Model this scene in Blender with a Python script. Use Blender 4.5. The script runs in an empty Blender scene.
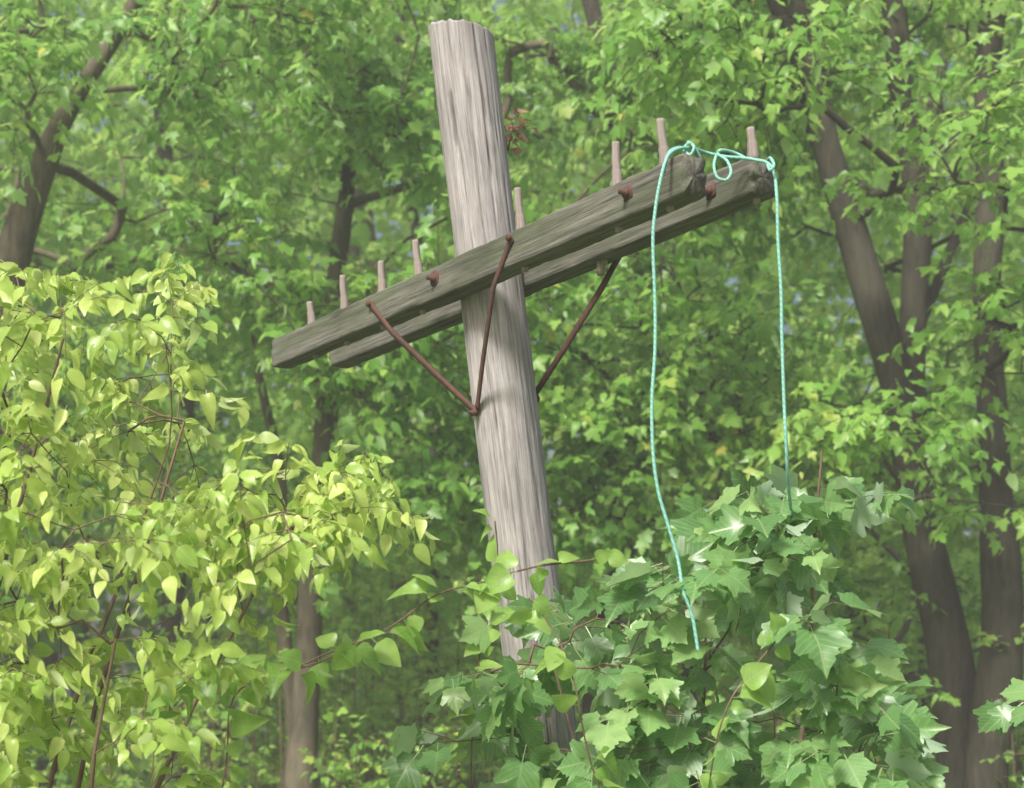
import bpy, math, random
import numpy as np
from mathutils import Vector, noise, Matrix
rng=np.random.default_rng(7); random.seed(7)
F=1650.0; HOR=700.0; CH=1.6
def P(u,v,d):
    """survey bearing (tenths of a view) + ground distance in metres -> world metres"""
    return np.array([(u-512)/F*d, d, CH+(HOR-v)/F*d])
scene=bpy.context.scene
def nrm(a): return a/np.maximum(np.linalg.norm(a,axis=-1,keepdims=True),1e-9)

# ---------------------------------------------------------------- mesh helpers
def mesh_np(name,V,Fc,mat,smooth=False,attrs=None,parent=None):
    V=np.asarray(V,dtype=np.float32); 
    me=bpy.data.meshes.new(name)
    n=Fc.shape[1]; nf=len(Fc)
    me.vertices.add(len(V)); me.vertices.foreach_set('co',V.ravel())
    me.loops.add(nf*n); me.loops.foreach_set('vertex_index',Fc.astype(np.int32).ravel())
    me.polygons.add(nf); me.polygons.foreach_set('loop_start',np.arange(0,nf*n,n,dtype=np.int32))
    me.polygons.foreach_set('loop_total',np.full(nf,n,dtype=np.int32))
    if smooth: me.polygons.foreach_set('use_smooth',np.ones(nf,dtype=bool))
    me.update(calc_edges=True)
    if attrs:
        for k,v in attrs.items():
            if v.ndim==1:
                a=me.attributes.new(k,'FLOAT','POINT'); a.data.foreach_set('value',v.astype(np.float32))
            else:
                a=me.attributes.new(k,'FLOAT_VECTOR','POINT'); a.data.foreach_set('vector',v.astype(np.float32).ravel())
    me.materials.append(mat)
    ob=bpy.data.objects.new(name,me); scene.collection.objects.link(ob)
    if parent: ob.parent=parent
    return ob
def empty(name):
    e=bpy.data.objects.new(name,None); e.empty_display_size=0.2; scene.collection.objects.link(e); return e

class Tubes:
    def __init__(s): s.V=[];s.F=[];s.n=0
    def add(s,pts,rad,sides=6,cap=False):
        pts=np.asarray(pts,float); rad=np.asarray(rad,float); m=len(pts)
        t=np.gradient(pts,axis=0); t=nrm(t)
        ref=np.array([0.3,0.9,0.1]) if abs(t[0,1])<0.8 else np.array([1.,0,0])
        a=nrm(np.cross(t,ref)); b=np.cross(t,a)
        th=np.linspace(0,2*np.pi,sides,endpoint=False)
        ring=pts[:,None,:]+rad[:,None,None]*(np.cos(th)[None,:,None]*a[:,None,:]+np.sin(th)[None,:,None]*b[:,None,:])
        s.V.append(ring.reshape(-1,3))
        i=np.arange(m-1)[:,None]*sides; j=np.arange(sides)[None,:]; k=(j+1)%sides
        f=np.stack([i+j,i+k,i+sides+k,i+sides+j],-1).reshape(-1,4)+s.n
        s.F.append(f); s.n+=m*sides
    def add_many(s,PT,R):          # PT (N,m,3) thin 3-sided twigs, R (N,m)
        N,m,_=PT.shape; sides=3
        t=nrm(np.gradient(PT,axis=1)); a=nrm(np.cross(t,np.array([0.31,0.2,0.93]))); b=np.cross(t,a)
        th=np.linspace(0,2*np.pi,sides,endpoint=False)
        ring=PT[:,:,None,:]+R[:,:,None,None]*(np.cos(th)[None,None,:,None]*a[:,:,None,:]+np.sin(th)[None,None,:,None]*b[:,:,None,:])
        s.V.append(ring.reshape(-1,3))
        base=np.arange(N)[:,None,None]*(m*sides); i=np.arange(m-1)[None,:,None]*sides; j=np.arange(sides)[None,None,:]; k=(j+1)%sides
        f=np.stack([base+i+j,base+i+k,base+i+sides+k,base+i+sides+j],-1).reshape(-1,4)+s.n
        s.F.append(f); s.n+=N*m*sides
    def build(s,name,mat,parent=None):
        return mesh_np(name,np.concatenate(s.V),np.concatenate(s.F),mat,True,None,parent)

# ---------------------------------------------------------------- materials
def newmat(name):
    m=bpy.data.materials.new(name); m.use_nodes=True; nt=m.node_tree; nt.nodes.clear()
    out=nt.nodes.new('ShaderNodeOutputMaterial'); return m,nt,out
def N(nt,t,**kw):
    n=nt.nodes.new(t)
    for k,v in kw.items():
        if k.startswith('i_'): n.inputs[k[2:].replace('_',' ')].default_value=v
        else: setattr(n,k,v)
    return n
def ramp(nt,stops):
    r=nt.nodes.new('ShaderNodeValToRGB'); el=r.color_ramp.elements
    while len(el)<len(stops): el.new(0.5)
    for e,(p,c) in zip(el,stops): e.position=p; e.color=(*c,1)
    return r
def leaf_mat(name,stops,back,trans=0.42,tcol=(0.30,0.42,0.05),rough=0.42,spec=0.45,detail=True):
    m,nt,out=newmat(name); L=nt.links.new
    at=N(nt,'ShaderNodeAttribute',attribute_name='tint')
    r=ramp(nt,stops); L(at.outputs['Fac'],r.inputs[0]); col=r.outputs[0]
    if detail:
        lc=N(nt,'ShaderNodeAttribute',attribute_name='leafco')
        tc=N(nt,'ShaderNodeTexCoord'); nz=N(nt,'ShaderNodeTexNoise'); nz.inputs['Scale'].default_value=35; nz.inputs['Detail'].default_value=3
        L(tc.outputs['Object'],nz.inputs['Vector'])
        hs=N(nt,'ShaderNodeHueSaturation'); mr=N(nt,'ShaderNodeMapRange'); mr.inputs['To Min'].default_value=0.65; mr.inputs['To Max'].default_value=1.35
        L(nz.outputs['Fac'],mr.inputs['Value']); L(mr.outputs['Result'],hs.inputs['Value']); L(col,hs.inputs['Color'])
        sp=N(nt,'ShaderNodeSeparateXYZ'); L(lc.outputs['Vector'],sp.inputs[0])
        ab=N(nt,'ShaderNodeMath',operation='ABSOLUTE'); L(sp.outputs['Y'],ab.inputs[0])
        rib=N(nt,'ShaderNodeMapRange'); rib.inputs['From Min'].default_value=0.0; rib.inputs['From Max'].default_value=0.03; rib.inputs['To Min'].default_value=0.6; rib.inputs['To Max'].default_value=0
        L(ab.outputs[0],rib.inputs['Value'])
        v1=N(nt,'ShaderNodeMath',operation='MULTIPLY_ADD'); v1.inputs[1].default_value=-0.9; L(ab.outputs[0],v1.inputs[0]); L(sp.outputs['X'],v1.inputs[2])
        v2=N(nt,'ShaderNodeMath',operation='MULTIPLY'); v2.inputs[1].default_value=44; L(v1.outputs[0],v2.inputs[0])
        v3=N(nt,'ShaderNodeMath',operation='SINE'); L(v2.outputs[0],v3.inputs[0])
        v4=N(nt,'ShaderNodeMapRange'); v4.inputs['From Min'].default_value=0.7; v4.inputs['From Max'].default_value=1; v4.inputs['To Min'].default_value=0; v4.inputs['To Max'].default_value=0.35
        L(v3.outputs[0],v4.inputs['Value'])
        mx=N(nt,'ShaderNodeMath',operation='MAXIMUM'); L(rib.outputs[0],mx.inputs[0]); L(v4.outputs[0],mx.inputs[1])
        cm=N(nt,'ShaderNodeMix',data_type='RGBA'); cm.inputs['B'].default_value=(0.46,0.54,0.26,1)
        L(mx.outputs[0],cm.inputs['Factor']); L(hs.outputs[0],cm.inputs['A']); col=cm.outputs['Result']
    ge=N(nt,'ShaderNodeNewGeometry'); bm=N(nt,'ShaderNodeMix',data_type='RGBA'); bm.inputs['B'].default_value=(*back,1)
    bf=N(nt,'ShaderNodeMath',operation='MULTIPLY'); bf.inputs[1].default_value=0.75; L(ge.outputs['Backfacing'],bf.inputs[0])
    L(bf.outputs[0],bm.inputs['Factor']); L(col,bm.inputs['A'])
    pb=N(nt,'ShaderNodeBsdfPrincipled'); pb.inputs['Roughness'].default_value=rough; pb.inputs['Specular IOR Level'].default_value=spec
    L(bm.outputs['Result'],pb.inputs['Base Color'])
    tr=N(nt,'ShaderNodeBsdfTranslucent')
    tm=N(nt,'ShaderNodeMix',data_type='RGBA'); tm.inputs['Factor'].default_value=0.6; tm.inputs['B'].default_value=(*tcol,1); L(bm.outputs['Result'],tm.inputs['A'])
    L(tm.outputs['Result'],tr.inputs['Color'])
    ms=N(nt,'ShaderNodeMixShader'); ms.inputs[0].default_value=trans; L(pb.outputs[0],ms.inputs[1]); L(tr.outputs[0],ms.inputs[2])
    L(ms.outputs[0],out.inputs['Surface']); return m
def bark_mat(name,c1,c2,scale=9,bump=0.6):
    m,nt,out=newmat(name); L=nt.links.new
    tc=N(nt,'ShaderNodeTexCoord'); mp=N(nt,'ShaderNodeMapping'); mp.inputs['Scale'].default_value=(1,1,0.22); L(tc.outputs['Object'],mp.inputs[0])
    nz=N(nt,'ShaderNodeTexNoise'); nz.inputs['Scale'].default_value=scale*3; nz.inputs['Detail'].default_value=8; nz.inputs['Roughness'].default_value=0.7; L(mp.outputs[0],nz.inputs['Vector'])
    nb=N(nt,'ShaderNodeTexNoise'); nb.inputs['Scale'].default_value=1.7; L(tc.outputs['Object'],nb.inputs['Vector'])
    ad=N(nt,'ShaderNodeMath',operation='MULTIPLY_ADD'); ad.inputs[1].default_value=0.6; L(nb.outputs['Fac'],ad.inputs[0]); 
    m2=N(nt,'ShaderNodeMath',operation='MULTIPLY'); m2.inputs[1].default_value=0.7; L(nz.outputs['Fac'],m2.inputs[0]); L(m2.outputs[0],ad.inputs[2])
    r=ramp(nt,[(0.45,c1),(0.8,c2)]); L(ad.outputs[0],r.inputs[0])
    b=N(nt,'ShaderNodeBump'); b.inputs['Strength'].default_value=bump; b.inputs['Distance'].default_value=0.03; L(nz.outputs['Fac'],b.inputs['Height'])
    pb=N(nt,'ShaderNodeBsdfPrincipled'); pb.inputs['Roughness'].default_value=0.9; pb.inputs['Specular IOR Level'].default_value=0.2
    L(r.outputs[0],pb.inputs['Base Color']); L(b.outputs[0],pb.inputs['Normal']); L(pb.outputs[0],out.inputs['Surface']); return m
def wood_mat(name,axis,stops,stain,grain=60,bump=0.7,stainmax=.7):
    m,nt,out=newmat(name); L=nt.links.new
    tc=N(nt,'ShaderNodeTexCoord'); mp=N(nt,'ShaderNodeMapping')
    sc=[1,1,1]; sc[axis]=0.035; mp.inputs['Scale'].default_value=sc; L(tc.outputs['Object'],mp.inputs[0])
    nz=N(nt,'ShaderNodeTexNoise'); nz.inputs['Scale'].default_value=grain; nz.inputs['Detail'].default_value=9; nz.inputs['Roughness'].default_value=0.65; nz.inputs['Distortion'].default_value=0.2
    L(mp.outputs[0],nz.inputs['Vector'])
    nf=N(nt,'ShaderNodeTexNoise'); nf.inputs['Scale'].default_value=grain*3.2; nf.inputs['Detail'].default_value=4; L(mp.outputs[0],nf.inputs['Vector'])
    gm=N(nt,'ShaderNodeMath',operation='MULTIPLY_ADD'); gm.inputs[1].default_value=.4; L(nf.outputs['Fac'],gm.inputs[0])
    g2=N(nt,'ShaderNodeMath',operation='MULTIPLY'); g2.inputs[1].default_value=.6; L(nz.outputs['Fac'],g2.inputs[0]); L(g2.outputs[0],gm.inputs[2])
    mp2=N(nt,'ShaderNodeMapping'); sc2=[1,1,1]; sc2[axis]=0.12; mp2.inputs['Scale'].default_value=sc2; L(tc.outputs['Object'],mp2.inputs[0])
    n2=N(nt,'ShaderNodeTexNoise'); n2.inputs['Scale'].default_value=14; n2.inputs['Detail'].default_value=5; L(mp2.outputs[0],n2.inputs['Vector'])
    r=ramp(nt,stops); L(gm.outputs[0],r.inputs[0])
    mx=N(nt,'ShaderNodeMix',data_type='RGBA'); mx.inputs['B'].default_value=(*stain,1)
    mr=N(nt,'ShaderNodeMapRange'); mr.inputs['From Min'].default_value=0.45; mr.inputs['From Max'].default_value=0.72; mr.inputs['To Max'].default_value=stainmax
    L(n2.outputs['Fac'],mr.inputs['Value']); L(mr.outputs[0],mx.inputs['Factor']); L(r.outputs[0],mx.inputs['A'])
    n3=N(nt,'ShaderNodeTexNoise'); n3.inputs['Scale'].default_value=3.2; n3.inputs['Detail'].default_value=6; n3.inputs['Roughness'].default_value=.7
    mp3=N(nt,'ShaderNodeMapping'); sc3=[1.6,1.6,1.6]; sc3[axis]=.5; mp3.inputs['Scale'].default_value=sc3; L(tc.outputs['Object'],mp3.inputs[0]); L(mp3.outputs[0],n3.inputs['Vector'])
    r3=N(nt,'ShaderNodeMapRange'); r3.inputs['From Min'].default_value=.35; r3.inputs['From Max'].default_value=.65; r3.inputs['To Min'].default_value=.62; r3.inputs['To Max'].default_value=1.14; L(n3.outputs['Fac'],r3.inputs['Value'])
    hv=N(nt,'ShaderNodeHueSaturation'); L(r3.outputs[0],hv.inputs['Value']); L(mx.outputs['Result'],hv.inputs['Color'])
    at=N(nt,'ShaderNodeAttribute',attribute_name='check')
    mc=N(nt,'ShaderNodeMix',data_type='RGBA'); mc.inputs['B'].default_value=(0.03,0.028,0.025,1)
    L(at.outputs['Fac'],mc.inputs['Factor']); L(hv.outputs[0],mc.inputs['A'])
    b=N(nt,'ShaderNodeBump'); b.inputs['Strength'].default_value=bump; b.inputs['Distance'].default_value=0.005; L(gm.outputs[0],b.inputs['Height'])
    pb=N(nt,'ShaderNodeBsdfPrincipled'); pb.inputs['Roughness'].default_value=0.88; pb.inputs['Specular IOR Level'].default_value=0.25
    L(mc.outputs['Result'],pb.inputs['Base Color']); L(b.outputs[0],pb.inputs['Normal']); L(pb.outputs[0],out.inputs['Surface']); return m

M_pole=wood_mat('weathered_pole_wood',2,[(0.36,(0.14,0.128,0.125)),(0.47,(0.34,0.315,0.31)),(0.62,(0.50,0.475,0.47))],(0.28,0.255,0.25),85,.9,.65)
M_arm=wood_mat('weathered_arm_wood',0,[(0.36,(0.045,0.045,0.037)),(0.5,(0.135,0.132,0.108)),(0.64,(0.22,0.218,0.18))],(0.085,0.105,0.055),75,.8,.8)
M_pin=wood_mat('pin_wood',2,[(0.3,(0.16,0.13,0.11)),(0.5,(0.34,0.29,0.26)),(0.75,(0.46,0.41,0.37))],(0.26,0.2,0.18),60,0.5)
M_rust=bark_mat('rusty_iron',(0.05,0.030,0.026),(0.15,0.075,0.06),25,0.35)
M_bark=bark_mat('dark_bark',(0.018,0.017,0.012),(0.085,0.077,0.058))
M_barkL=bark_mat('pale_bark',(0.05,0.044,0.030),(0.19,0.165,0.115))
M_twig=bark_mat('reddish_twig',(0.09,0.055,0.04),(0.22,0.15,0.11),20,0.2)
G=lambda *s:list(s)
M_mid=leaf_mat('maple_leaf_mid',G((0,(0.10,0.25,0.045)),(0.5,(0.20,0.41,0.07)),(0.9,(0.36,0.57,0.12)),(1,(0.62,0.55,0.12))),(0.35,0.50,0.24),0.5,(0.52,0.80,0.14),.40,.5,False)
M_far=leaf_mat('leaf_far',G((0,(0.14,0.29,0.06)),(0.5,(0.28,0.47,0.10)),(1,(0.46,0.62,0.16))),(0.34,0.50,0.22),0.5,(0.56,0.78,0.18),0.6,0.25,False)
M_left=leaf_mat('shrub_leaf',G((0,(0.19,0.36,0.05)),(0.5,(0.38,0.56,0.10)),(1,(0.63,0.73,0.21))),(0.52,0.63,0.29),0.46,(0.74,0.88,0.22),0.34,0.55)
M_sap=leaf_mat('maple_leaf_near',G((0,(0.08,0.20,0.065)),(0.5,(0.145,0.32,0.10)),(0.85,(0.24,0.43,0.14)),(1,(0.36,0.54,0.20))),(0.48,0.62,0.46),0.40,(0.42,0.66,0.18),0.33,0.65)
M_vine=leaf_mat('vine_leaf',G((0,(0.16,0.34,0.05)),(1,(0.36,0.56,0.13))),(0.46,0.58,0.27),0.46,(0.55,0.80,0.17),0.36,0.5)
M_dead=leaf_mat('dead_leaf',G((0,(0.22,0.10,0.06)),(1,(0.40,0.23,0.14))),(0.32,0.19,0.13),0.25,(0.4,0.2,0.1),0.7,0.2)
def rope_mat():
    m,nt,out=newmat('mint_rope'); L=nt.links.new
    tc=N(nt,'ShaderNodeTexCoord'); w=N(nt,'ShaderNodeTexWave',bands_direction='DIAGONAL'); w.inputs['Scale'].default_value=40; w.inputs['Distortion'].default_value=3
    L(tc.outputs['Object'],w.inputs['Vector'])
    r=ramp(nt,[(0,(0.16,0.42,0.35)),(1,(0.27,0.56,0.47))]); L(w.outputs['Fac'],r.inputs[0])
    b=N(nt,'ShaderNodeBump'); b.inputs['Strength'].default_value=0.3; b.inputs['Distance'].default_value=0.002; L(w.outputs['Fac'],b.inputs['Height'])
    pb=N(nt,'ShaderNodeBsdfPrincipled'); pb.inputs['Roughness'].default_value=0.6; L(r.outputs[0],pb.inputs['Base Color']); L(b.outputs[0],pb.inputs['Normal']); L(pb.outputs[0],out.inputs['Surface']); return m
M_rope=rope_mat()

# ---------------------------------------------------------------- leaf templates
def fan(outline,cx,petiole,curl,fold):
    o=[(x,y) for x,y in outline]+[(x,-y) for x,y in outline[::-1] if y>1e-6]
    o=np.array(o); v=np.vstack([[cx,0],o]); n=len(o)
    f=[(0,1+i,1+(i+1)%n) for i in range(n)]
    z=-curl*(v[:,0]-0.2)**2-0.5*curl*v[:,1]**2+fold*np.abs(v[:,1])
    V=np.column_stack([v[:,0]+petiole,v[:,1],z]); co=np.column_stack([v[:,0],v[:,1],z*0])
    if petiole>0:
        b=len(V); V=np.vstack([V,[[0,-.012,0.02],[0,.012,0.02],[petiole,.012,-curl*.04],[petiole,-.012,-curl*.04]]])
        co=np.vstack([co,np.zeros((4,3))]); f+= [(b,b+1,b+2),(b,b+2,b+3)]
    F_=np.array(f); a,b_,c=V[F_[:,0]],V[F_[:,1]],V[F_[:,2]]
    nz=np.cross(b_-a,c-a)[:,2]; F_[nz<0]=F_[nz<0][:,[0,2,1]]
    return V,F_,co
maple_full=[(1,0),(.86,.08),(.75,.21),(.68,.20),(.66,.30),(.56,.27),(.58,.38),(.62,.47),(.53,.56),(.40,.48),(.26,.44),(.13,.38),(-.01,.44),(-.05,.28),(-.11,.14),(0,0)]
maple_lo=[(1,0),(.68,.25),(.52,.20),(.54,.53),(.22,.38),(-.03,.40),(0,0)]
T_maple=[fan(maple_full,.3,.45,c,f) for c,f in((.25,.12),(.55,.05),(.1,.3),(.8,.2),(.5,.45))]
T_lo=[fan(maple_lo,.3,.25,c,f) for c,f in((.3,.1),(.6,.2),(.1,.25))]
T_dia=[fan([(1,0),(.55,.42),(.2,.38),(0,0)],.4,0,c,.15) for c in(.2,.6)]
def ovate(wid,curl,fold,pet,st=7,pw=0.8):
    V=[[0,0,0]];co=[[0,0,0]]
    for i in range(1,st):
        s=i/st; w=wid*math.sin(math.pi*s**pw)**0.8*(1-0.25*s); z=-curl*s*s
        for k in(-1,0,1): V.append([s,k*w,z+fold*w*abs(k)+0.03*math.sin(9*s+k)*abs(k)]); co.append([s,k*w,0])
    V.append([1,0,-curl]); co.append([1,0,0]); F_=[(0,2,1),(0,3,2)]
    for i in range(st-2):
        a=1+3*i; b=a+3
        for k in(0,1): F_+= [(a+k,a+k+1,b+k+1),(a+k,b+k+1,b+k)]
    a=1+3*(st-2); e=len(V)-1; F_+= [(a,a+1,e),(a+1,a+2,e)]
    V=np.array(V,float); V[:,0]+=pet; b=len(V)
    V=np.vstack([V,[[0,-.012,0.02],[0,.012,0.02],[pet,.012,0],[pet,-.012,0]]]); co+= [[0,0,0]]*4
    F_+= [(b,b+1,b+2),(b,b+2,b+3)]; F_=np.array(F_)
    nz=np.cross(V[F_[:,1]]-V[F_[:,0]],V[F_[:,2]]-V[F_[:,0]])[:,2]; F_[nz<0]=F_[nz<0][:,[0,2,1]]
    return V,F_,np.array(co,float)
T_ov=[ovate(.31,c,f,.18) for c,f in((.15,.25),(.35,.4),(.55,.1),(.25,.7),(.7,.5))]
T_round=[ovate(.46,c,f,.25,8,.68) for c,f in((.15,.2),(.4,.3),(.6,.6))]
T_tree=T_lo+[ovate(.27,.3,.2,.15,4),ovate(.30,.5,.3,.15,4)]

def leaves(name,temps,Pos,D,Nm,S,tint,mat,parent,smooth=False):
    Vs=[];Fs=[];Ts=[];Cs=[];off=0
    which=rng.integers(0,len(temps),len(Pos))
    D=nrm(D); Y=nrm(np.cross(Nm,D)); Z=np.cross(D,Y)
    for k,(tv,tf,co) in enumerate(temps):
        i=np.where(which==k)[0]
        if len(i)==0: continue
        wv=rng.uniform(.8,1.2,len(i)); zv=rng.uniform(.4,1.7,len(i))
        v=Pos[i][:,None,:]+S[i][:,None,None]*(tv[None,:,0,None]*D[i][:,None,:]+(tv[None,:,1,None]*wv[:,None,None])*Y[i][:,None,:]+(tv[None,:,2,None]*zv[:,None,None])*Z[i][:,None,:])
        f=tf[None]+(np.arange(len(i))*len(tv))[:,None,None]+off
        Vs.append(v.reshape(-1,3)); Fs.append(f.reshape(-1,3)); off+=len(i)*len(tv)
        Ts.append(np.repeat(tint[i],len(tv))); Cs.append(np.tile(co,(len(i),1)))
    return mesh_np(name,np.concatenate(Vs),np.concatenate(Fs),mat,smooth,{'tint':np.concatenate(Ts),'leafco':np.concatenate(Cs)},parent)

def sprays(tb,A,D,K,L,n,size,droop,hang,temps,mat,parent,name,spread=.7,twr=.004,tb_bias=None,smooth=False,facing=(-.15,-.45,1.0),opp=False,nr=.45,zf=.6):
    """K leafy twigs at every anchor"""
    A=np.repeat(A,K,0); D=np.repeat(D,K,0); M=len(A)
    d=D+rng.normal(0,spread,(M,3))*np.array([1,1,zf]); d=nrm(d); Ln=L*rng.uniform(.6,1.3,M)
    s=np.linspace(0,1,5)
    def pt(ss): return A[:,None,:]+d[:,None,:]*(Ln[:,None,None]*ss[...,None])+np.array([0,0,-1.])*(droop*Ln[:,None]*ss**2)[...,None]
    PT=pt(np.tile(s,(M,1))); R=np.tile(twr*(1-.75*s),(M,1)); tb.add_many(PT,R)
    i=np.arange(n); si=np.clip((i+.8)/n+rng.uniform(-.05,.05,(M,n)),.05,1); 
    if opp: si=np.repeat(si[:,::2],2,1)[:,:n]
    pos=pt(si); t=d[:,None,:]+np.array([0,0,-2*droop])*si[...,None]
    side=nrm(np.cross(t,[0,0,1.])); sg=np.where(i%2==0,1,-1)[None,:,None]
    ld=t*.5+side*sg*.85+np.array([0,0,-hang])+rng.normal(0,.3,t.shape)
    nm=np.array(facing)+rng.normal(0,nr,t.shape)
    tint=np.repeat(rng.beta(2,2,M),n).reshape(M,n)*.6+rng.uniform(0,.38,(M,n)); 
    if tb_bias is not None: tint=tint+np.repeat(tb_bias,K)[:,None]
    tint=np.clip(tint,0,.93); yl=rng.random(tint.shape)<.004; tint[yl]=1
    S=size*rng.uniform(.55,1.2,(M,n))
    return leaves(name,temps,pos.reshape(-1,3),ld.reshape(-1,3),nm.reshape(-1,3),S.ravel(),tint.ravel(),mat,parent,smooth)

def skeleton(tb,trunks,anchors,rtip=.006,seg=.22,wob=.05,expo=.42,upen=1.2):
    """join every anchor to the nearest wood; returns end directions"""
    pos=[];par=[];tr=[];chains=[]
    for pts,rad in trunks:
        pts=np.array(pts); rad=np.array(rad); 
        dl=np.r_[0,np.cumsum(np.linalg.norm(np.diff(pts,axis=0),axis=1))]; m=max(3,int(dl[-1]/.25)); q=np.linspace(0,dl[-1],m)
        pp=np.column_stack([np.interp(q,dl,pts[:,k]) for k in range(3)])
        for _ in range(3):
            pp[1:-1]=pp[:-2]*.25+pp[1:-1]*.5+pp[2:]*.25
        rr=np.interp(q,dl,rad)
        for a in range(len(pp)): rr[a]*=1+.16*noise.noise(Vector(pp[a]*1.7)); pp[a]+=np.array([noise.noise(Vector(pp[a])),noise.noise(Vector(pp[a]+9)),0])*.07
        tb.add(pp,rr,12)
        for a in range(len(pp)): pos.append(pp[a]);par.append(-1);tr.append(rr[a])
    P0=np.array(pos); buf=np.zeros((len(P0)+len(anchors)*40,3)); buf[:len(P0)]=P0; cnt=len(P0)
    isT=len(P0)
    dd=np.array([np.linalg.norm(P0-a,axis=1).min() for a in anchors]); order=np.argsort(dd); dirs=np.zeros((len(anchors),3))
    for ai in order:
        a=anchors[ai]; X=buf[:cnt]; dv=a-X; dist=np.linalg.norm(dv,axis=1)+upen*np.maximum(0,-dv[:,2])
        j=int(dist.argmin()); p0=X[j].copy(); ds=np.linalg.norm(a-p0); k=min(38,max(2,int(ds/seg)+1)); q=np.linspace(0,1,k+1)
        path=p0+(a-p0)*q[:,None]; bow=np.sin(q*np.pi)[:,None]; off=rng.normal(0,wob,3)*ds; off[2]=abs(off[2])*.6
        path+=bow*off+rng.normal(0,.012,path.shape)*bow
        idx=[j]
        for b in range(1,k+1): buf[cnt]=path[b]; par.append(idx[-1]); idx.append(cnt); cnt+=1
        chains.append((idx,path)); dirs[ai]=path[-1]-path[-2]
    w=np.zeros(cnt)
    for idx,_ in chains: w[idx[-1]]+=1
    for i in range(cnt-1,isT-1,-1):
        if par[i]>=isT: w[par[i]]+=w[i]
    rad=rtip*np.maximum(w,1)**expo
    for idx,path in chains:
        r=rad[idx]; r[0]=min(r[1]*1.15,tr[idx[0]] if idx[0]<isT else r[1]*1.15); tb.add(path,r,5 if r.max()<.02 else 7)
    return nrm(dirs)

def ell(c,r,n,fr=.9,thr=-.04,off=0):
    out=[]; c=np.array(c); r=np.array(r)
    k=0
    while len(out)<n and k<n*30:
        k+=1; u=rng.normal(size=3); u/=np.linalg.norm(u); p=c+r*u*rng.random()**(1/3)
        if p[2]<.3: continue
        if noise.noise(Vector(p*fr+off))>thr: out.append(p)
    return np.array(out,float).reshape(-1,3)

def tree(name,trunks,anch,K=3,L=.5,n=8,size=.10,mat=M_mid,bark=M_bark,temps=T_tree,droop=.3,hang=.5,rtip=.005,**kw):
    e=empty(name); tb=Tubes(); d=skeleton(tb,trunks,anch,rtip)
    d=nrm(d*np.array([1,1,.5])); bias=np.array([noise.noise(Vector(a*1.1)) for a in anch])*.5
    sprays(tb,anch,d,K,L,n,size,droop,hang,temps,mat,e,'foliage',tb_bias=bias,**kw)
    tb.build('trunk_and_limbs',bark,e); return e
def path(lst): return [P(*q) for q in lst]

# ---------------------------------------------------------------- mid-distance trees
D=11.5
tree('maple_tree',[
 (path([(975,950,D),(962,760,D),(938,600,D),(915,450,D),(884,330,D),(850,215,D),(812,105,D),(785,0,D),(770,-150,D+.3)]),[.2,.165,.14,.125,.115,.105,.095,.08,.07]),
 (path([(985,950,D+.4),(975,780,D+.3),(905,440,D+.4),(914,330,D+.3),(914,200,D+.2),(905,60,D),(880,-150,D)]),[.18,.15,.10,.10,.095,.09,.06]),
 (path([(990,950,D-.3),(988,720,D-.3),(1006,600,D-.3),(1000,480,D-.2),(984,330,D),(986,200,D),(990,60,D),(1010,-150,D)]),[.18,.15,.135,.11,.105,.10,.09,.08]),
 (path([(812,105,D),(790,60,D-.3),(745,-60,D-.6)]),[.06,.05,.035]),
 (path([(812,130,D),(822,40,D+.3),(840,-80,D+.6)]),[.06,.05,.035]),
 (path([(912,340,D+.3),(960,240,D+.8),(1000,120,D+1.2)]),[.05,.04,.03])],
 np.concatenate([ell(P(900,-140,11.6),(2.6,1.6,1.2),130),ell(P(1000,140,10.2),(.7,.6,.65),38,.9,-.3),ell(P(740,65,9.8),(.65,.5,.38),44,.9,-.3),ell(P(870,40,11.9),(.8,.4,.5),34,.9,-.3),ell(P(1020,330,10.4),(.4,.4,.35),16,.9,-1),ell(P(860,425,10.2),(.55,.4,.14),20,.9,-1),
  ell(P(890,190,10.8),(.35,.3,.2),5,.9,-1),ell(P(950,500,10.8),(.4,.3,.2),6,.9,-1),
  ell(P(960,560,13.6),(1.6,.8,1.6),95),ell(P(830,330,13.6),(1.6,.8,1.6),95)]),size=.10)
tree('maple_tree',[(path([(-60,950,11),(-30,500,11),(5,260,11),(28,190,11),(75,105,11),(140,0,11),(200,-120,11)]),[.16,.13,.115,.10,.06,.05,.04]),
 ],
 np.concatenate([ell(P(60,-70,12.4),(2.0,1.0,1.0),110),ell(P(-10,70,10.6),(.6,.4,.5),30),ell(P(265,50,11),(1.0,.8,.6),70),ell(P(120,270,12.8),(1.6,.8,1.1),85),ell(P(60,480,12.8),(1.6,.8,1.2),70)]),bark=M_barkL)
tree('maple_tree',[(path([(298,950,12.5),(303,760,12.5),(318,590,12.5),(322,420,12.6),(345,200,12.8),(370,-150,13)]),[.13,.11,.10,.09,.06,.04]),
 (path([(288,950,12.9),(292,700,12.9),(280,500,13),(250,300,13.2)]),[.06,.055,.045,.03])],
 np.concatenate([ell(P(360,60,11.8),(1.6,1.2,1.1),130),ell(P(330,290,11.4),(1.5,.9,1.0),155),ell(P(420,500,11.8),(1.0,.7,.6),75),ell(P(620,60,11.5),(1.1,.8,.8),90)]),bark=M_barkL)
tree('maple_tree',[(path([(600,950,13),(590,700,13),(640,500,13),(650,300,13),(600,50,13),(560,-150,13)]),[.12,.10,.09,.08,.07,.05])],
 np.concatenate([ell(P(620,330,12),(1.3,.9,.9),120),ell(P(570,40,12.6),(1.6,1.0,1.1),100),ell(P(700,480,12),(1.1,.7,.6),90),ell(P(730,200,12.6),(.9,.7,.7),65)]))
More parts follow.
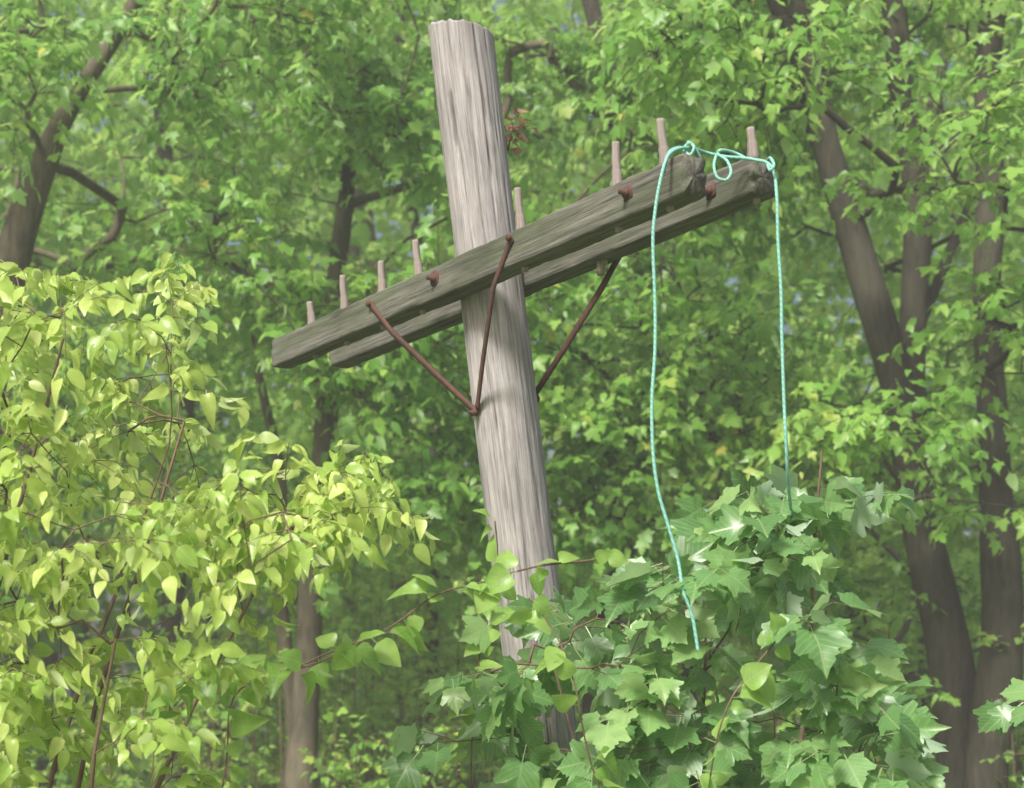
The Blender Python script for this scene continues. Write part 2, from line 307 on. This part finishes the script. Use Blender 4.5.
# second row
for (u,d,seed) in((-60,17,1),(170,18,2),(430,17,3),(690,18,4),(930,17.5,5),(1150,17,6),(-330,16,7),(1400,16,8)):
    r0=.06+.02*(seed%3)
    tree('maple_tree',[(path([(u+10,900,d),(u,650,d),(u+20*math.sin(seed),350,d),(u+40*math.cos(seed),50,d),(u+60,-350,d)]),[r0*1.3,r0*1.15,r0,r0*.8,r0*.4])],
     np.concatenate([ell(P(u,60,d),(2.4,1.5,2.6),115,off=seed*7,thr=.02),ell(P(u+20,450,d-.5),(2.2,1.2,1.6),100,off=seed*5,thr=.0)]),size=.13,L=.6,n=8,K=3,mat=M_far)

# ---------------------------------------------------------------- understory
ua=[ell(P(u,v,d),(1.0,.6,.6),28,1.3,-.5) for u,v,d in((380,690,14),(440,640,15),(300,660,15.5),(360,600,16.5),(470,560,15.5),(230,640,14),(650,640,14),(800,600,15))]
for _ in range(44):
    x=rng.uniform(-8,8); y=rng.uniform(9.5,17)
    if abs(x)<2.2 and y<10.5: y+=2.5
    h=rng.uniform(1.0,2.6); ua.append(ell((x,y,h*.55),(rng.uniform(.7,1.3),.6,h*.5),20,1.3,-.3))
ua=np.concatenate(ua)
e=empty('undergrowth'); tb=Tubes(); A=ua; 
for a in A[::3]: tb.add([a*np.array([1,1,0]),a*np.array([1,1,.5])+rng.normal(0,.08,3),a],[.01,.007,.004],4)
sprays(tb,A,nrm(rng.normal(0,1,(len(A),3))*[1,1,.3]+[0,0,.3]),3,.4,9,.07,.2,.3,T_tree,M_mid,e,'foliage',tb_bias=rng.uniform(-.1,.45,len(A)))
tb.build('stems',M_twig,e)

# ---------------------------------------------------------------- distant forest
n=110000; az=rng.uniform(-.62,.62,n); dist=rng.uniform(20,38,n); x=np.sin(az)*dist; y=np.cos(az)*dist; z=rng.uniform(0,18,n)*rng.uniform(.3,1,n)**.5
Pt=np.column_stack([x,y,z]); keep=np.array([noise.noise(Vector(p*.33))+.55*noise.noise(Vector(p*.9))>-.17 for p in Pt]); Pt=Pt[keep]
tn=np.array([noise.noise(Vector(p*.4+5)) for p in Pt])
e=empty('distant_forest')
leaves('foliage',T_dia,Pt,rng.normal(0,1,Pt.shape)*[1,1,.5]+[0,0,-.4],np.array([-.3,-.8,.8])+rng.normal(0,.5,Pt.shape),rng.uniform(.16,.36,len(Pt)),np.clip(.55+tn*.9+rng.uniform(-.25,.25,len(Pt)),0,1),M_far,e)
tb=Tubes()
for _ in range(40):
    a=rng.uniform(-.6,.6); d=rng.uniform(22,38); b=np.array([math.sin(a)*d,math.cos(a)*d,0]); h=rng.uniform(12,16); l=rng.normal(0,.8,2)
    tb.add([b-[0,0,.3],b+[l[0]*.3,l[1]*.3,h*.4],b+[l[0],l[1],h]],[.2,.13,.05],8)
tb.build('trunks',M_barkL,e)

# ---------------------------------------------------------------- left shrub (yellow-green ovate leaves)
def poly_anchors(poly,d0,d1,n):
    poly=np.array(poly,float); lo=poly.min(0); hi=poly.max(0); out=[]
    while len(out)<n:
        u,v=rng.uniform(lo[0],hi[0]),rng.uniform(lo[1],hi[1]); c=False; j=len(poly)-1
        for i in range(len(poly)):
            if (poly[i,1]>v)!=(poly[j,1]>v) and u<(poly[j,0]-poly[i,0])*(v-poly[i,1])/(poly[j,1]-poly[i,1])+poly[i,0]: c=not c
            j=i
        if c: out.append(P(u,v,rng.uniform(d0,d1)))
    return np.array(out)
A=np.concatenate([poly_anchors([(-260,260),(-60,230),(20,240),(90,270),(190,290),(235,380),(190,500),(60,550),(-260,600)],4.3,5.6,115),
  poly_anchors([(-260,560),(60,540),(200,480),(330,490),(320,530),(210,590),(190,700),(200,1000),(-260,1000)],4.1,5.2,160),
  poly_anchors([(200,480),(330,470),(390,475),(350,515),(230,560)],4.5,5.0,24)])
e=empty('green_shrub'); tb=Tubes()
tr=[]
for (u,d,tx,tv,td) in((-90,4.9,60,330,5.0),(-40,4.6,150,480,4.8),(20,5.1,180,420,5.1),(-160,4.8,-80,300,5.0),(60,4.5,120,640,4.5),(10,4.8,280,520,4.8)):
    b=P(u,1100,d); b[2]=-.1; t_=P(tx,tv,td); tr.append(([b,b*.6+t_*.4+[0,0,.25],t_],[.013,.009,.004]))
dr=skeleton(tb,tr,A,.0016,.12,.08,.4,.8)
sprays(tb,A,nrm(dr*[1,1,.5]+[.15,0,.05]),3,.22,9,.064,.4,.6,T_ov,M_left,e,'foliage',twr=.0018,smooth=True,facing=(-.15,-.6,.85),nr=.7,tb_bias=rng.uniform(-.25,.35,len(A)))
tb.build('branches',M_twig,e)

# ---------------------------------------------------------------- maple sapling in front of the pole
A=np.concatenate([poly_anchors([(585,640),(600,590),(650,575),(700,560),(770,560),(820,600),(870,660),(900,750),(920,1000),(520,1000),(580,800)],4.6,5.35,88),
  poly_anchors([(440,660),(560,590),(600,600),(600,800),(460,1000)],4.9,5.4,20),
  poly_anchors([(700,540),(730,500),(790,485),(835,470),(850,500),(800,560),(720,560)],4.8,5.1,13)])
e=empty('maple_sapling'); tb=Tubes(); tr=[]
for (u,d,tx,tv) in((690,5.0,710,570),(740,4.9,828,450),(720,5.1,560,650),(760,4.9,860,690)):
    b=P(u,1200,d); b[2]=-.1; t_=P(tx,tv,4.95); tr.append(([b,b*.55+t_*.45+[0,0,.15],t_],[.014,.009,.003]))
dr=skeleton(tb,tr,A,.0020,.12,.07,.4,.8)
sprays(tb,A,nrm(dr*[1,1,.6]+[0,0,.1]),2,.19,6,.112,.2,.5,T_maple,M_sap,e,'foliage',twr=.002,facing=(-.1,-.7,.8),opp=True,nr=.75,tb_bias=rng.uniform(-.25,.3,len(A)))
tb.build('branches',M_twig,e)
A=poly_anchors([(975,760),(1000,720),(1060,680),(1200,680),(1200,1000),(985,1000)],4.6,5.2,38)
e=empty('maple_sapling'); tb=Tubes(); b=P(1120,1200,4.9); b[2]=-.1
dr=skeleton(tb,[([b,P(1110,900,4.9),P(1080,700,4.9)],[.016,.01,.004])],A,.0024,.12,.07,.4,.8)
sprays(tb,A,nrm(dr*[1,1,.6]+[0,0,.15]),2,.2,7,.09,.2,.5,T_maple,M_sap,e,'foliage',twr=.0022,facing=(-.1,-.6,.8),opp=True,nr=.7)
tb.build('branches',M_twig,e)

# ---------------------------------------------------------------- vine with round leaves
e=empty('bittersweet_vine'); tb=Tubes(); LP=[];LD=[]
runs=[[(120,1150,4.5),(150,900,4.5),(150,700,4.5),(200,672,4.5),(250,682,4.5),(320,660,4.55),(390,628,4.6),(440,590,4.6),(520,572,4.6),(600,556,4.6)],
      [(190,1150,4.6),(210,900,4.6),(230,690,4.55),(300,668,4.5),(360,640,4.5)],
      [(680,1200,4.6),(690,850,4.6),(730,700,4.5),(760,650,4.5),(790,625,4.5)],
      [(600,1200,4.6),(610,850,4.6),(580,700,4.5),(550,620,4.5),(530,600,4.5)],
      [(470,1200,5.2),(480,900,5.2),(470,700,5.2),(495,600,5.3),(495,520,5.3)]]
for r in runs:
    p=np.array(path(r)); dl=np.r_[0,np.cumsum(np.linalg.norm(np.diff(p,axis=0),axis=1))]; m=int(dl[-1]/.032); q=np.linspace(0,dl[-1],m)
    pp=np.column_stack([np.interp(q,dl,p[:,k]) for k in range(3)])
    for _ in range(6): pp[1:-1]=pp[:-2]*.25+pp[1:-1]*.5+pp[2:]*.25
    pp+=np.column_stack([.008*np.sin(q*13),.01*np.cos(q*11),.006*np.sin(q*19)]); tb.add(pp,np.full(m,.0026),6)
    t=np.gradient(pp,axis=0)
    for i in range(3,m,1):
        if rng.random()<.75: LP.append(pp[i]); LD.append(nrm(t[i])*.3+np.array([rng.normal(0,.7),rng.normal(-.3,.4),rng.normal(-.25,.6)]))
LP=np.array(LP); LD=np.array(LD)
leaves('foliage',T_round,LP,LD,np.array([-.1,-.9,.6])+rng.normal(0,.5,LP.shape),rng.uniform(.04,.095,len(LP)),rng.uniform(0,1,len(LP)),M_vine,e,True)
tb.build('stem',M_twig,e)

# ---------------------------------------------------------------- utility pole
pole=empty('utility_pole')
base=np.array([.318,5.73,-.25]); top=np.array([-.180,5.73,3.942]); Lp=np.linalg.norm(top-base)
ns,nz_=120,420; V=[];CK=[]
cracks=[(random.uniform(0,2*math.pi),random.uniform(0,Lp),random.uniform(.4,1.4),random.uniform(.008,.016),random.uniform(.004,.009)) for _ in range(60)]
cracks+=[(-2.15,Lp-.36,.22,.05,.024),(-1.55,Lp-.75,1.1,.022,.016),(-1.15,Lp-.6,.9,.022,.014),(-1.5,Lp-2.2,1.2,.022,.014),(-2.3,Lp-1.9,1.0,.02,.012),(-1.9,Lp-1.3,.9,.018,.012)]
for k in range(nz_+1):
    z=Lp*k/nz_; R=.1135-.003*(z/Lp)
    for i in range(ns):
        a=-math.pi+2*math.pi*i/ns
        r=R*(1+.045*noise.noise(Vector((math.cos(a)*1.1,math.sin(a)*1.1,z*.9)))+.012*noise.noise(Vector((math.cos(a)*9,math.sin(a)*9,z*1.3))))+.0012*noise.noise(Vector((math.cos(a)*30,math.sin(a)*30,z*2)))
        ck=0
        for (ca,cz,cl,cw,cd) in cracks:
            dz=(z-cz)/(cl*.5)
            if abs(dz)<1:
                aa=ca+.06*math.sin(z*2+ca)+.02*math.sin(z*9+cz); da=(a-aa+math.pi)%(2*math.pi)-math.pi
                if abs(da)>.2: continue
                g=math.exp(-(da/cw)**2)*(1-dz*dz); ck=max(ck,g*min(1,cd/.010)); r-=cd*g
        zz=z
        if k>nz_-10:
            tz=-.055*(math.cos(a)+1)/2+.012*noise.noise(Vector((math.cos(a)*3,math.sin(a)*3,1)))+.008*noise.noise(Vector((math.cos(a)*7,math.sin(a)*7,4)))
            zz=z+tz*((k-nz_+10)/10)
        V.append((r*math.cos(a),r*math.sin(a),zz)); CK.append(min(1,ck)*.85)
Fq=[(k*ns+i,k*ns+(i+1)%ns,(k+1)*ns+(i+1)%ns,(k+1)*ns+i) for k in range(nz_) for i in range(ns)]
b0=nz_*ns
for q,rr in enumerate((.7,.35,.02)):
    s0=len(V)
    for i in range(ns):
        v=V[b0+i]; V.append((v[0]*rr,v[1]*rr,v[2]*rr+(Lp-.03)*(1-rr)+.004*noise.noise(Vector((v[0]*60*rr,v[1]*60*rr,0))))); CK.append(.2)
    pb_=b0 if q==0 else s0-ns
    Fq+=[(pb_+i,pb_+(i+1)%ns,s0+(i+1)%ns,s0+i) for i in range(ns)]
ob=mesh_np('pole_shaft',V,np.array(Fq),M_pole,False,{'check':np.array(CK)},pole)
axis=Vector(top-base).normalized(); ob.matrix_world=Matrix.Translation(Vector(base))@Vector((0,0,1)).rotation_difference(axis).to_matrix().to_4x4()

def timber(name,A,B,w,h,seed):
    A=Vector(A);B=Vector(B); L=(B-A).length; X=(B-A).normalized(); Y=Vector((0,0,1)).cross(X).normalized(); Z=X.cross(Y)
    prof=[]; rr=.007
    for cx,cy,a0 in((1,1,0),(-1,1,90),(-1,-1,180),(1,-1,270)):
        for da in(0,45,90):
            t=math.radians(a0+da); prof.append((cx*(w/2-rr)+rr*math.cos(t),cy*(h/2-rr)+rr*math.sin(t)))
        nx,ny={0:(-1,1),90:(-1,-1),180:(1,-1),270:(1,1)}[a0]
        p=prof[-1]; q=(nx*(w/2-rr) if a0 in(0,180) else nx*w/2, ny*h/2 if a0 in(0,180) else ny*(h/2-rr))
        for s in [j/13 for j in range(1,13)]: prof.append((p[0]*(1-s)+q[0]*s,p[1]*(1-s)+q[1]*s))
    m=len(prof); st=320; V=[];CK=[]
    for k in range(st+1):
        x=L*k/st; e_=min(x,L-x)
        for j,(py,pz) in enumerate(prof):
            cr=noise.noise(Vector((x*.8,py*32+seed,pz*32))); g=max(0,1-abs(cr)/.07)*max(0,1.2*noise.noise(Vector((x*1.3,seed+py*6,pz*12)))) ; g=min(1,g*1.6)
            corner=(abs(abs(py)-w/2)<.014 and abs(abs(pz)-h/2)<.014)
            f=1-.05*g-.015*abs(noise.noise(Vector((x*4,py*20,pz*20+seed))))-((.10*max(0,noise.noise(Vector((x*5,py*9,pz*9+seed))))+.05*max(0,noise.noise(Vector((x*24,py*9,pz*9+seed))))) if corner else 0)
            if e_<.03: f*=1-.06*(1-e_/.03)**2*(1+noise.noise(Vector((py*30,pz*30,seed))))
            xe=x+(.014*noise.noise(Vector((py*40,pz*40,seed+k//200))) if (k==0 or k==st) else 0)
            sag=.004*noise.noise(Vector((x*1.2,seed,0)))
            V.append((xe,py*f+sag,pz*f+sag)); CK.append(.85*g)
    Fq=[(k*m+i,k*m+(i+1)%m,(k+1)*m+(i+1)%m,(k+1)*m+i) for k in range(st) for i in range(m)]
    for b0,xx in((0,0),(st*m,L)):
        s0=len(V)
        for i in range(m): v=V[b0+i]; V.append((xx,v[1]*.03,v[2]*.03)); CK.append(.3)
        for i in range(m):
            q=(b0+i,b0+(i+1)%m,s0+(i+1)%m,s0+i); Fq.append(q if b0 else q[::-1])
    ob=mesh_np(name,V,np.array(Fq),M_arm,False,{'check':np.array(CK)},pole)
    M=Matrix((X,Y,Z)).transposed().to_4x4(); ob.matrix_world=Matrix.Translation(A)@M
    return (A,X,Y,Z,L)
fL=Vector((-.940,6.72,3.005)); fR=Vector((.508,4.60,3.062))
nv=Vector((.83,.557,0)).normalized(); av=(fR-fL).normalized()
rL=fL+nv*.29+Vector((0,0,.045))-av*.05; rR=fR+nv*.29+Vector((0,0,.058))-av*.035
AW,AH=.088,.115
front=timber('crossarm_front',fL,fR,AW,AH,3.1); rear=timber('crossarm_rear',rL,rR,AW,AH,8.7)
def on(arm,t,oy=0,oz=0): A,X,Y,Z,L=arm; return A+X*(L*t)+Y*oy+Z*oz
def t_at(arm,u):
    A,X,Y,Z,L=arm; lo,hi=0,1
    for _ in range(40):
        m=(lo+hi)/2; p=on(arm,m)
        if 512+F*p.x/p.y<u: lo=m
        else: hi=m
    return lo
def lathe(name,prof,mat,sides=20,loc=None,ax=Vector((0,0,1)),jit=0):
    V=[];m=len(prof)
    for (r,z) in prof:
        for i in range(sides):
            a=2*math.pi*i/sides; V.append((r*math.cos(a)*(1+jit*noise.noise(Vector((a,z*30,1)))),r*math.sin(a),z))
    Fq=[(k*sides+i,k*sides+(i+1)%sides,(k+1)*sides+(i+1)%sides,(k+1)*sides+i) for k in range(m-1) for i in range(sides)]
    ob=mesh_np(name,V,np.array(Fq),mat,True,None,pole)
    ob.matrix_world=Matrix.Translation(loc)@Vector((0,0,1)).rotation_difference(ax).to_matrix().to_4x4(); return ob
def pin(arm,t,h,i,tilt=(0,0)):
    pr=[(.0005,-AH/2-.012),(.011,-AH/2-.012),(.012,-AH/2),(.012,AH/2-.004),(.018,AH/2-.004),(.0185,AH/2+.012),(.016,AH/2+.03),(.0145,AH/2+.05)]
    z=AH/2+.055
    while z<AH/2+h-.006: pr+= [(.0138,z),(.0122,z+.004)]; z+=.008
    pr+=[(.0115,AH/2+h-.003),(.0005,AH/2+h)]
    lathe('insulator_pin_%d'%i,pr,M_pin,16,on(arm,t),(arm[3]+Vector((tilt[0],tilt[1],0))).normalized(),.15)
for i,(u,h) in enumerate(((311,.10),(343,.14),(380,.13),(418,.14),(517,.145),(612,.145),(662,.14))):
    pin(front,t_at(front,u+(3 if u<500 else 6)),h,i+1,(random.uniform(-.12,-.02),random.uniform(-.05,.05)))
pin(rear,t_at(rear,755),.10,8,(-.06,0)); pin(rear,t_at(rear,604),.05,9)
lathe('pin_stub',[(.0005,-.10),(.013,-.10),(.015,-.05),(.015,0)],M_pin,16,on(rear,t_at(rear,601)))
def bolt(arm,t,i,side=-1,oz=0):
    s=1 if (arm[2].x<0) else -1; ax=arm[2]*s
    p=on(arm,t,0,oz)+ax*(AW/2-.002)
    lathe('washer_%d'%i,[(.0005,0),(.027,0),(.028,.005),(.012,.006),(.0005,.006)],M_rust,4 if i%2 else 20,p,ax)
    lathe('bolt_%d'%i,[(.014,.003),(.015,.016),(.008,.017),(.008,.034),(.0005,.036)],M_rust,6,p,ax)
bolt(front,t_at(front,640),1,oz=.01); bolt(front,t_at(front,446),2,oz=.01); bolt(rear,t_at(rear,722),3)
def strap(name,p,q,w,th,nrmv,bend=0):
    p=Vector(p);q=Vector(q);X=(q-p).normalized(); Z=(nrmv-X*nrmv.dot(X)).normalized(); Y=Z.cross(X); L=(q-p).length
    V=[];st=40
    for k in range(st+1):
        x=L*k/st; s=k/st; ww=w/2*(1.25 if (x<.03 or x>L-.03) else 1); bw=bend*(min(1,s/.72)-s)+.002*math.sin(x*9)
        for (sy,sz) in((-1,-1),(1,-1),(1,1),(-1,1)): 
            v=p+X*x+Y*(sy*ww)+Z*(sz*th/2)+nrmv*bw; V.append(tuple(v))
    Fq=[(k*4+i,k*4+(i+1)%4,(k+1)*4+(i+1)%4,(k+1)*4+i) for k in range(st) for i in range(4)]+[(3,2,1,0),(st*4,st*4+1,st*4+2,st*4+3)]
    mesh_np(name,V,np.array(Fq),M_rust,False,None,pole)
def axis_at(z): t=(z-base[2])/(top[2]-base[2]); return Vector(base+(top-base)*t)
fb=axis_at(2.585)-nv*.119
ff=-nv
pA=on(front,t_at(front,382))-nv*(AW/2+.005)+Vector((0,0,.02)); pB=on(front,t_at(front,524))-nv*(AW/2+.007)+Vector((0,0,.03))
strap('brace_1',fb,pA,.021,.006,ff,.11); strap('brace_2',fb-nv*.007+Vector((.004,0,.012)),pB,.021,.006,ff,.11)
rb=axis_at(2.66)+nv*.119
strap('brace_3',rb,on(rear,t_at(rear,616))+nv*(AW/2+.005),.024,.006,nv,.04)
lathe('brace_bolt_1',[(.012,0),(.013,.012),(.007,.013),(.007,.026),(.0005,.028)],M_rust,6,fb-nv*.009,-nv)
lathe('brace_bolt_2',[(.012,0),(.012,.010),(.0005,.011)],M_rust,6,pA-nv*.003,-nv); lathe('brace_bolt_3',[(.012,0),(.012,.010),(.0005,.011)],M_rust,6,pB-nv*.003,-nv)
lathe('brace_bolt_4',[(.013,0),(.014,.012),(.0005,.013)],M_rust,6,rb+nv*.012,nv)

# ---------------------------------------------------------------- rope
rope=empty('rope'); tb=Tubes()
def smooth_path(pts,sub=10):
    pts=[Vector(p) for p in pts]; out=[]; n=len(pts)
    for i in range(n-1):
        p0=pts[max(i-1,0)];p1=pts[i];p2=pts[i+1];p3=pts[min(i+2,n-1)]
        for s in range(sub):
            t=s/sub; out.append(.5*((2*p1)+(p2-p0)*t+(2*p0-5*p1+4*p2-p3)*t*t+(3*p1-p0-3*p2+p3)*t**3))
    out.append(pts[-1]); return np.array([tuple(v) for v in out])
def add_rope(lst,r=.0050): q=smooth_path([P(*p) for p in lst]); tb.add(q,np.full(len(q),r),8)
tq=t_at(front,672)
a0=on(front,tq)
fd=a0.y
add_rope([(693,192,fd+.09),(690,165,fd+.07),(684,149,fd+.02),(672,150,fd-.06),(666,160,fd-.10),(661,178,fd-.11),(656,205,fd-.11),(653,240,fd-.11),(655,300,fd-.10),(655,350,fd-.10),(652,400,fd-.10),(653,450,fd-.1),(658,490,fd-.1),(668,525,fd-.1),(678,560,fd-.1),(683,590,fd-.12),(692,615,fd-.12),(698,650,fd-.12)])
add_rope([(664,172,fd-.10),(668,156,fd-.09),(678,149,fd-.05),(692,148,fd),(704,152,fd+.05),(716,155,fd+.06),(728,157,fd+.06),(742,158,fd+.06),(756,160,fd+.05),(767,163,fd+.04),(774,172,fd+.02),(777,200,fd),(778,240,fd),(781,290,fd),(782,340,fd),(784,400,fd),(786,440,fd),(788,480,fd+.05),(792,520,fd+.2)])
add_rope([(716,156,fd+.05),(714,166,fd+.03),(717,177,fd+.02),(726,180,fd+.02),(731,172,fd+.03),(727,161,fd+.05),(718,154,fd+.06),(722,150,fd+.06),(735,153,fd+.08),(745,158,fd+.07)],.0046)
add_rope([(688,142,fd),(694,147,fd-.03),(690,155,fd-.03),(684,149,fd-.01),(690,143,fd-.02),(696,150,fd-.01),(700,157,fd)],.0046)
add_rope([(766,164,fd+.12),(770,158,fd+.06),(774,165,fd+.0),(770,170,fd+.0),(767,163,fd+.05)],.0046)
tb.build('strands',M_rope,rope)

# ---------------------------------------------------------------- dead leaf cluster caught behind the pole
e=empty('dead_leaf_cluster'); tb=Tubes(); c=P(513,125,6.0)
tb.add([axis_at(3.7)+Vector((.09,.03,0)),Vector(P(508,150,6)),Vector(c)],[.004,.004,.002],5)
lp=c+rng.normal(0,1,(34,3))*[.016,.02,.045]
leaves('foliage',T_ov,lp,rng.normal(0,1,(34,3))+[0,0,-.5],rng.normal(0,1,(34,3)),rng.uniform(.02,.045,34),rng.uniform(0,1,34),M_dead,e,True); tb.build('twig',M_twig,e)

# ---------------------------------------------------------------- ground
xs=np.concatenate([np.linspace(-400,-30,12),np.linspace(-28,28,60),np.linspace(30,400,12)]); ys=np.concatenate([np.linspace(-400,-12,12),np.linspace(-10,45,60),np.linspace(50,400,12)])
X,Y=np.meshgrid(xs,ys); Z=np.array([.12*noise.noise(Vector((a*.25,b*.25,0))) if abs(a)<60 and -20<b<60 else 0 for a,b in zip(X.ravel(),Y.ravel())])
nx=len(xs); Fq=np.array([(j*nx+i,j*nx+i+1,(j+1)*nx+i+1,(j+1)*nx+i) for j in range(len(ys)-1) for i in range(nx-1)])
m,nt,out=newmat('forest_floor'); L=nt.links.new
tc=N(nt,'ShaderNodeTexCoord'); n1=N(nt,'ShaderNodeTexNoise'); n1.inputs['Scale'].default_value=3; n1.inputs['Detail'].default_value=10; L(tc.outputs['Object'],n1.inputs['Vector'])
r=ramp(nt,[(.3,(.07,.06,.035)),(.5,(.10,.14,.04)),(.7,(.15,.22,.05))]); L(n1.outputs['Fac'],r.inputs[0])
b=N(nt,'ShaderNodeBump'); b.inputs['Distance'].default_value=.05; L(n1.outputs['Fac'],b.inputs['Height'])
pb=N(nt,'ShaderNodeBsdfPrincipled'); pb.inputs['Roughness'].default_value=.95; L(r.outputs[0],pb.inputs['Base Color']); L(b.outputs[0],pb.inputs['Normal']); L(pb.outputs[0],out.inputs['Surface'])
mesh_np('ground',np.column_stack([X.ravel(),Y.ravel(),Z]),Fq,m,True)

# ---------------------------------------------------------------- summer haze: a real scattering air volume over the whole clearing and wood
m,nt,out=newmat('humid_air'); vs=nt.nodes.new('ShaderNodeVolumeScatter'); vs.inputs['Density'].default_value=.0062; vs.inputs['Anisotropy'].default_value=0.0; vs.inputs['Color'].default_value=(.97,1,.93,1)
nt.links.new(vs.outputs[0],out.inputs['Volume'])
bx=np.array([(x,y,z) for x in(-60,60) for y in(-30,70) for z in(-1.5,10)],float)
mesh_np('summer_haze',bx,np.array([(0,1,3,2),(4,6,7,5),(0,4,5,1),(2,3,7,6),(0,2,6,4),(1,5,7,3)]),m)

# ---------------------------------------------------------------- light, sky, camera
S=Vector((-.36,-.66,.80)).normalized()
w=bpy.data.worlds.new('World'); scene.world=w; w.use_nodes=True; nt=w.node_tree; bg=nt.nodes['Background']; bg.inputs['Strength'].default_value=.15
sky=nt.nodes.new('ShaderNodeTexSky'); sky.sky_type='NISHITA'; sky.sun_disc=False; sky.sun_elevation=math.asin(S.z); sky.sun_rotation=math.atan2(S.x,S.y); sky.dust_density=6; sky.air_density=1.0; sky.ozone_density=.5
nt.links.new(sky.outputs[0],bg.inputs['Color'])
sl=bpy.data.lights.new('sun','SUN'); sl.energy=5; sl.angle=math.radians(12); sl.color=(1,.98,.91)
so=bpy.data.objects.new('sun',sl); scene.collection.objects.link(so); so.rotation_euler=S.to_track_quat('Z','Y').to_euler(); so.location=(-5,-6,12)
cd=bpy.data.cameras.new('camera'); cd.lens=F/1024*36; cd.sensor_width=36; cd.shift_y=(HOR-394)/1024; cd.clip_end=1000
cd.dof.use_dof=True; cd.dof.focus_distance=5.3; cd.dof.aperture_fstop=3.2
co=bpy.data.objects.new('camera',cd); scene.collection.objects.link(co); co.location=(0,0,CH); co.rotation_euler=(math.radians(90),0,0); scene.camera=co
scene.view_settings.view_transform='Standard'; scene.view_settings.look='None'; scene.view_settings.exposure=0
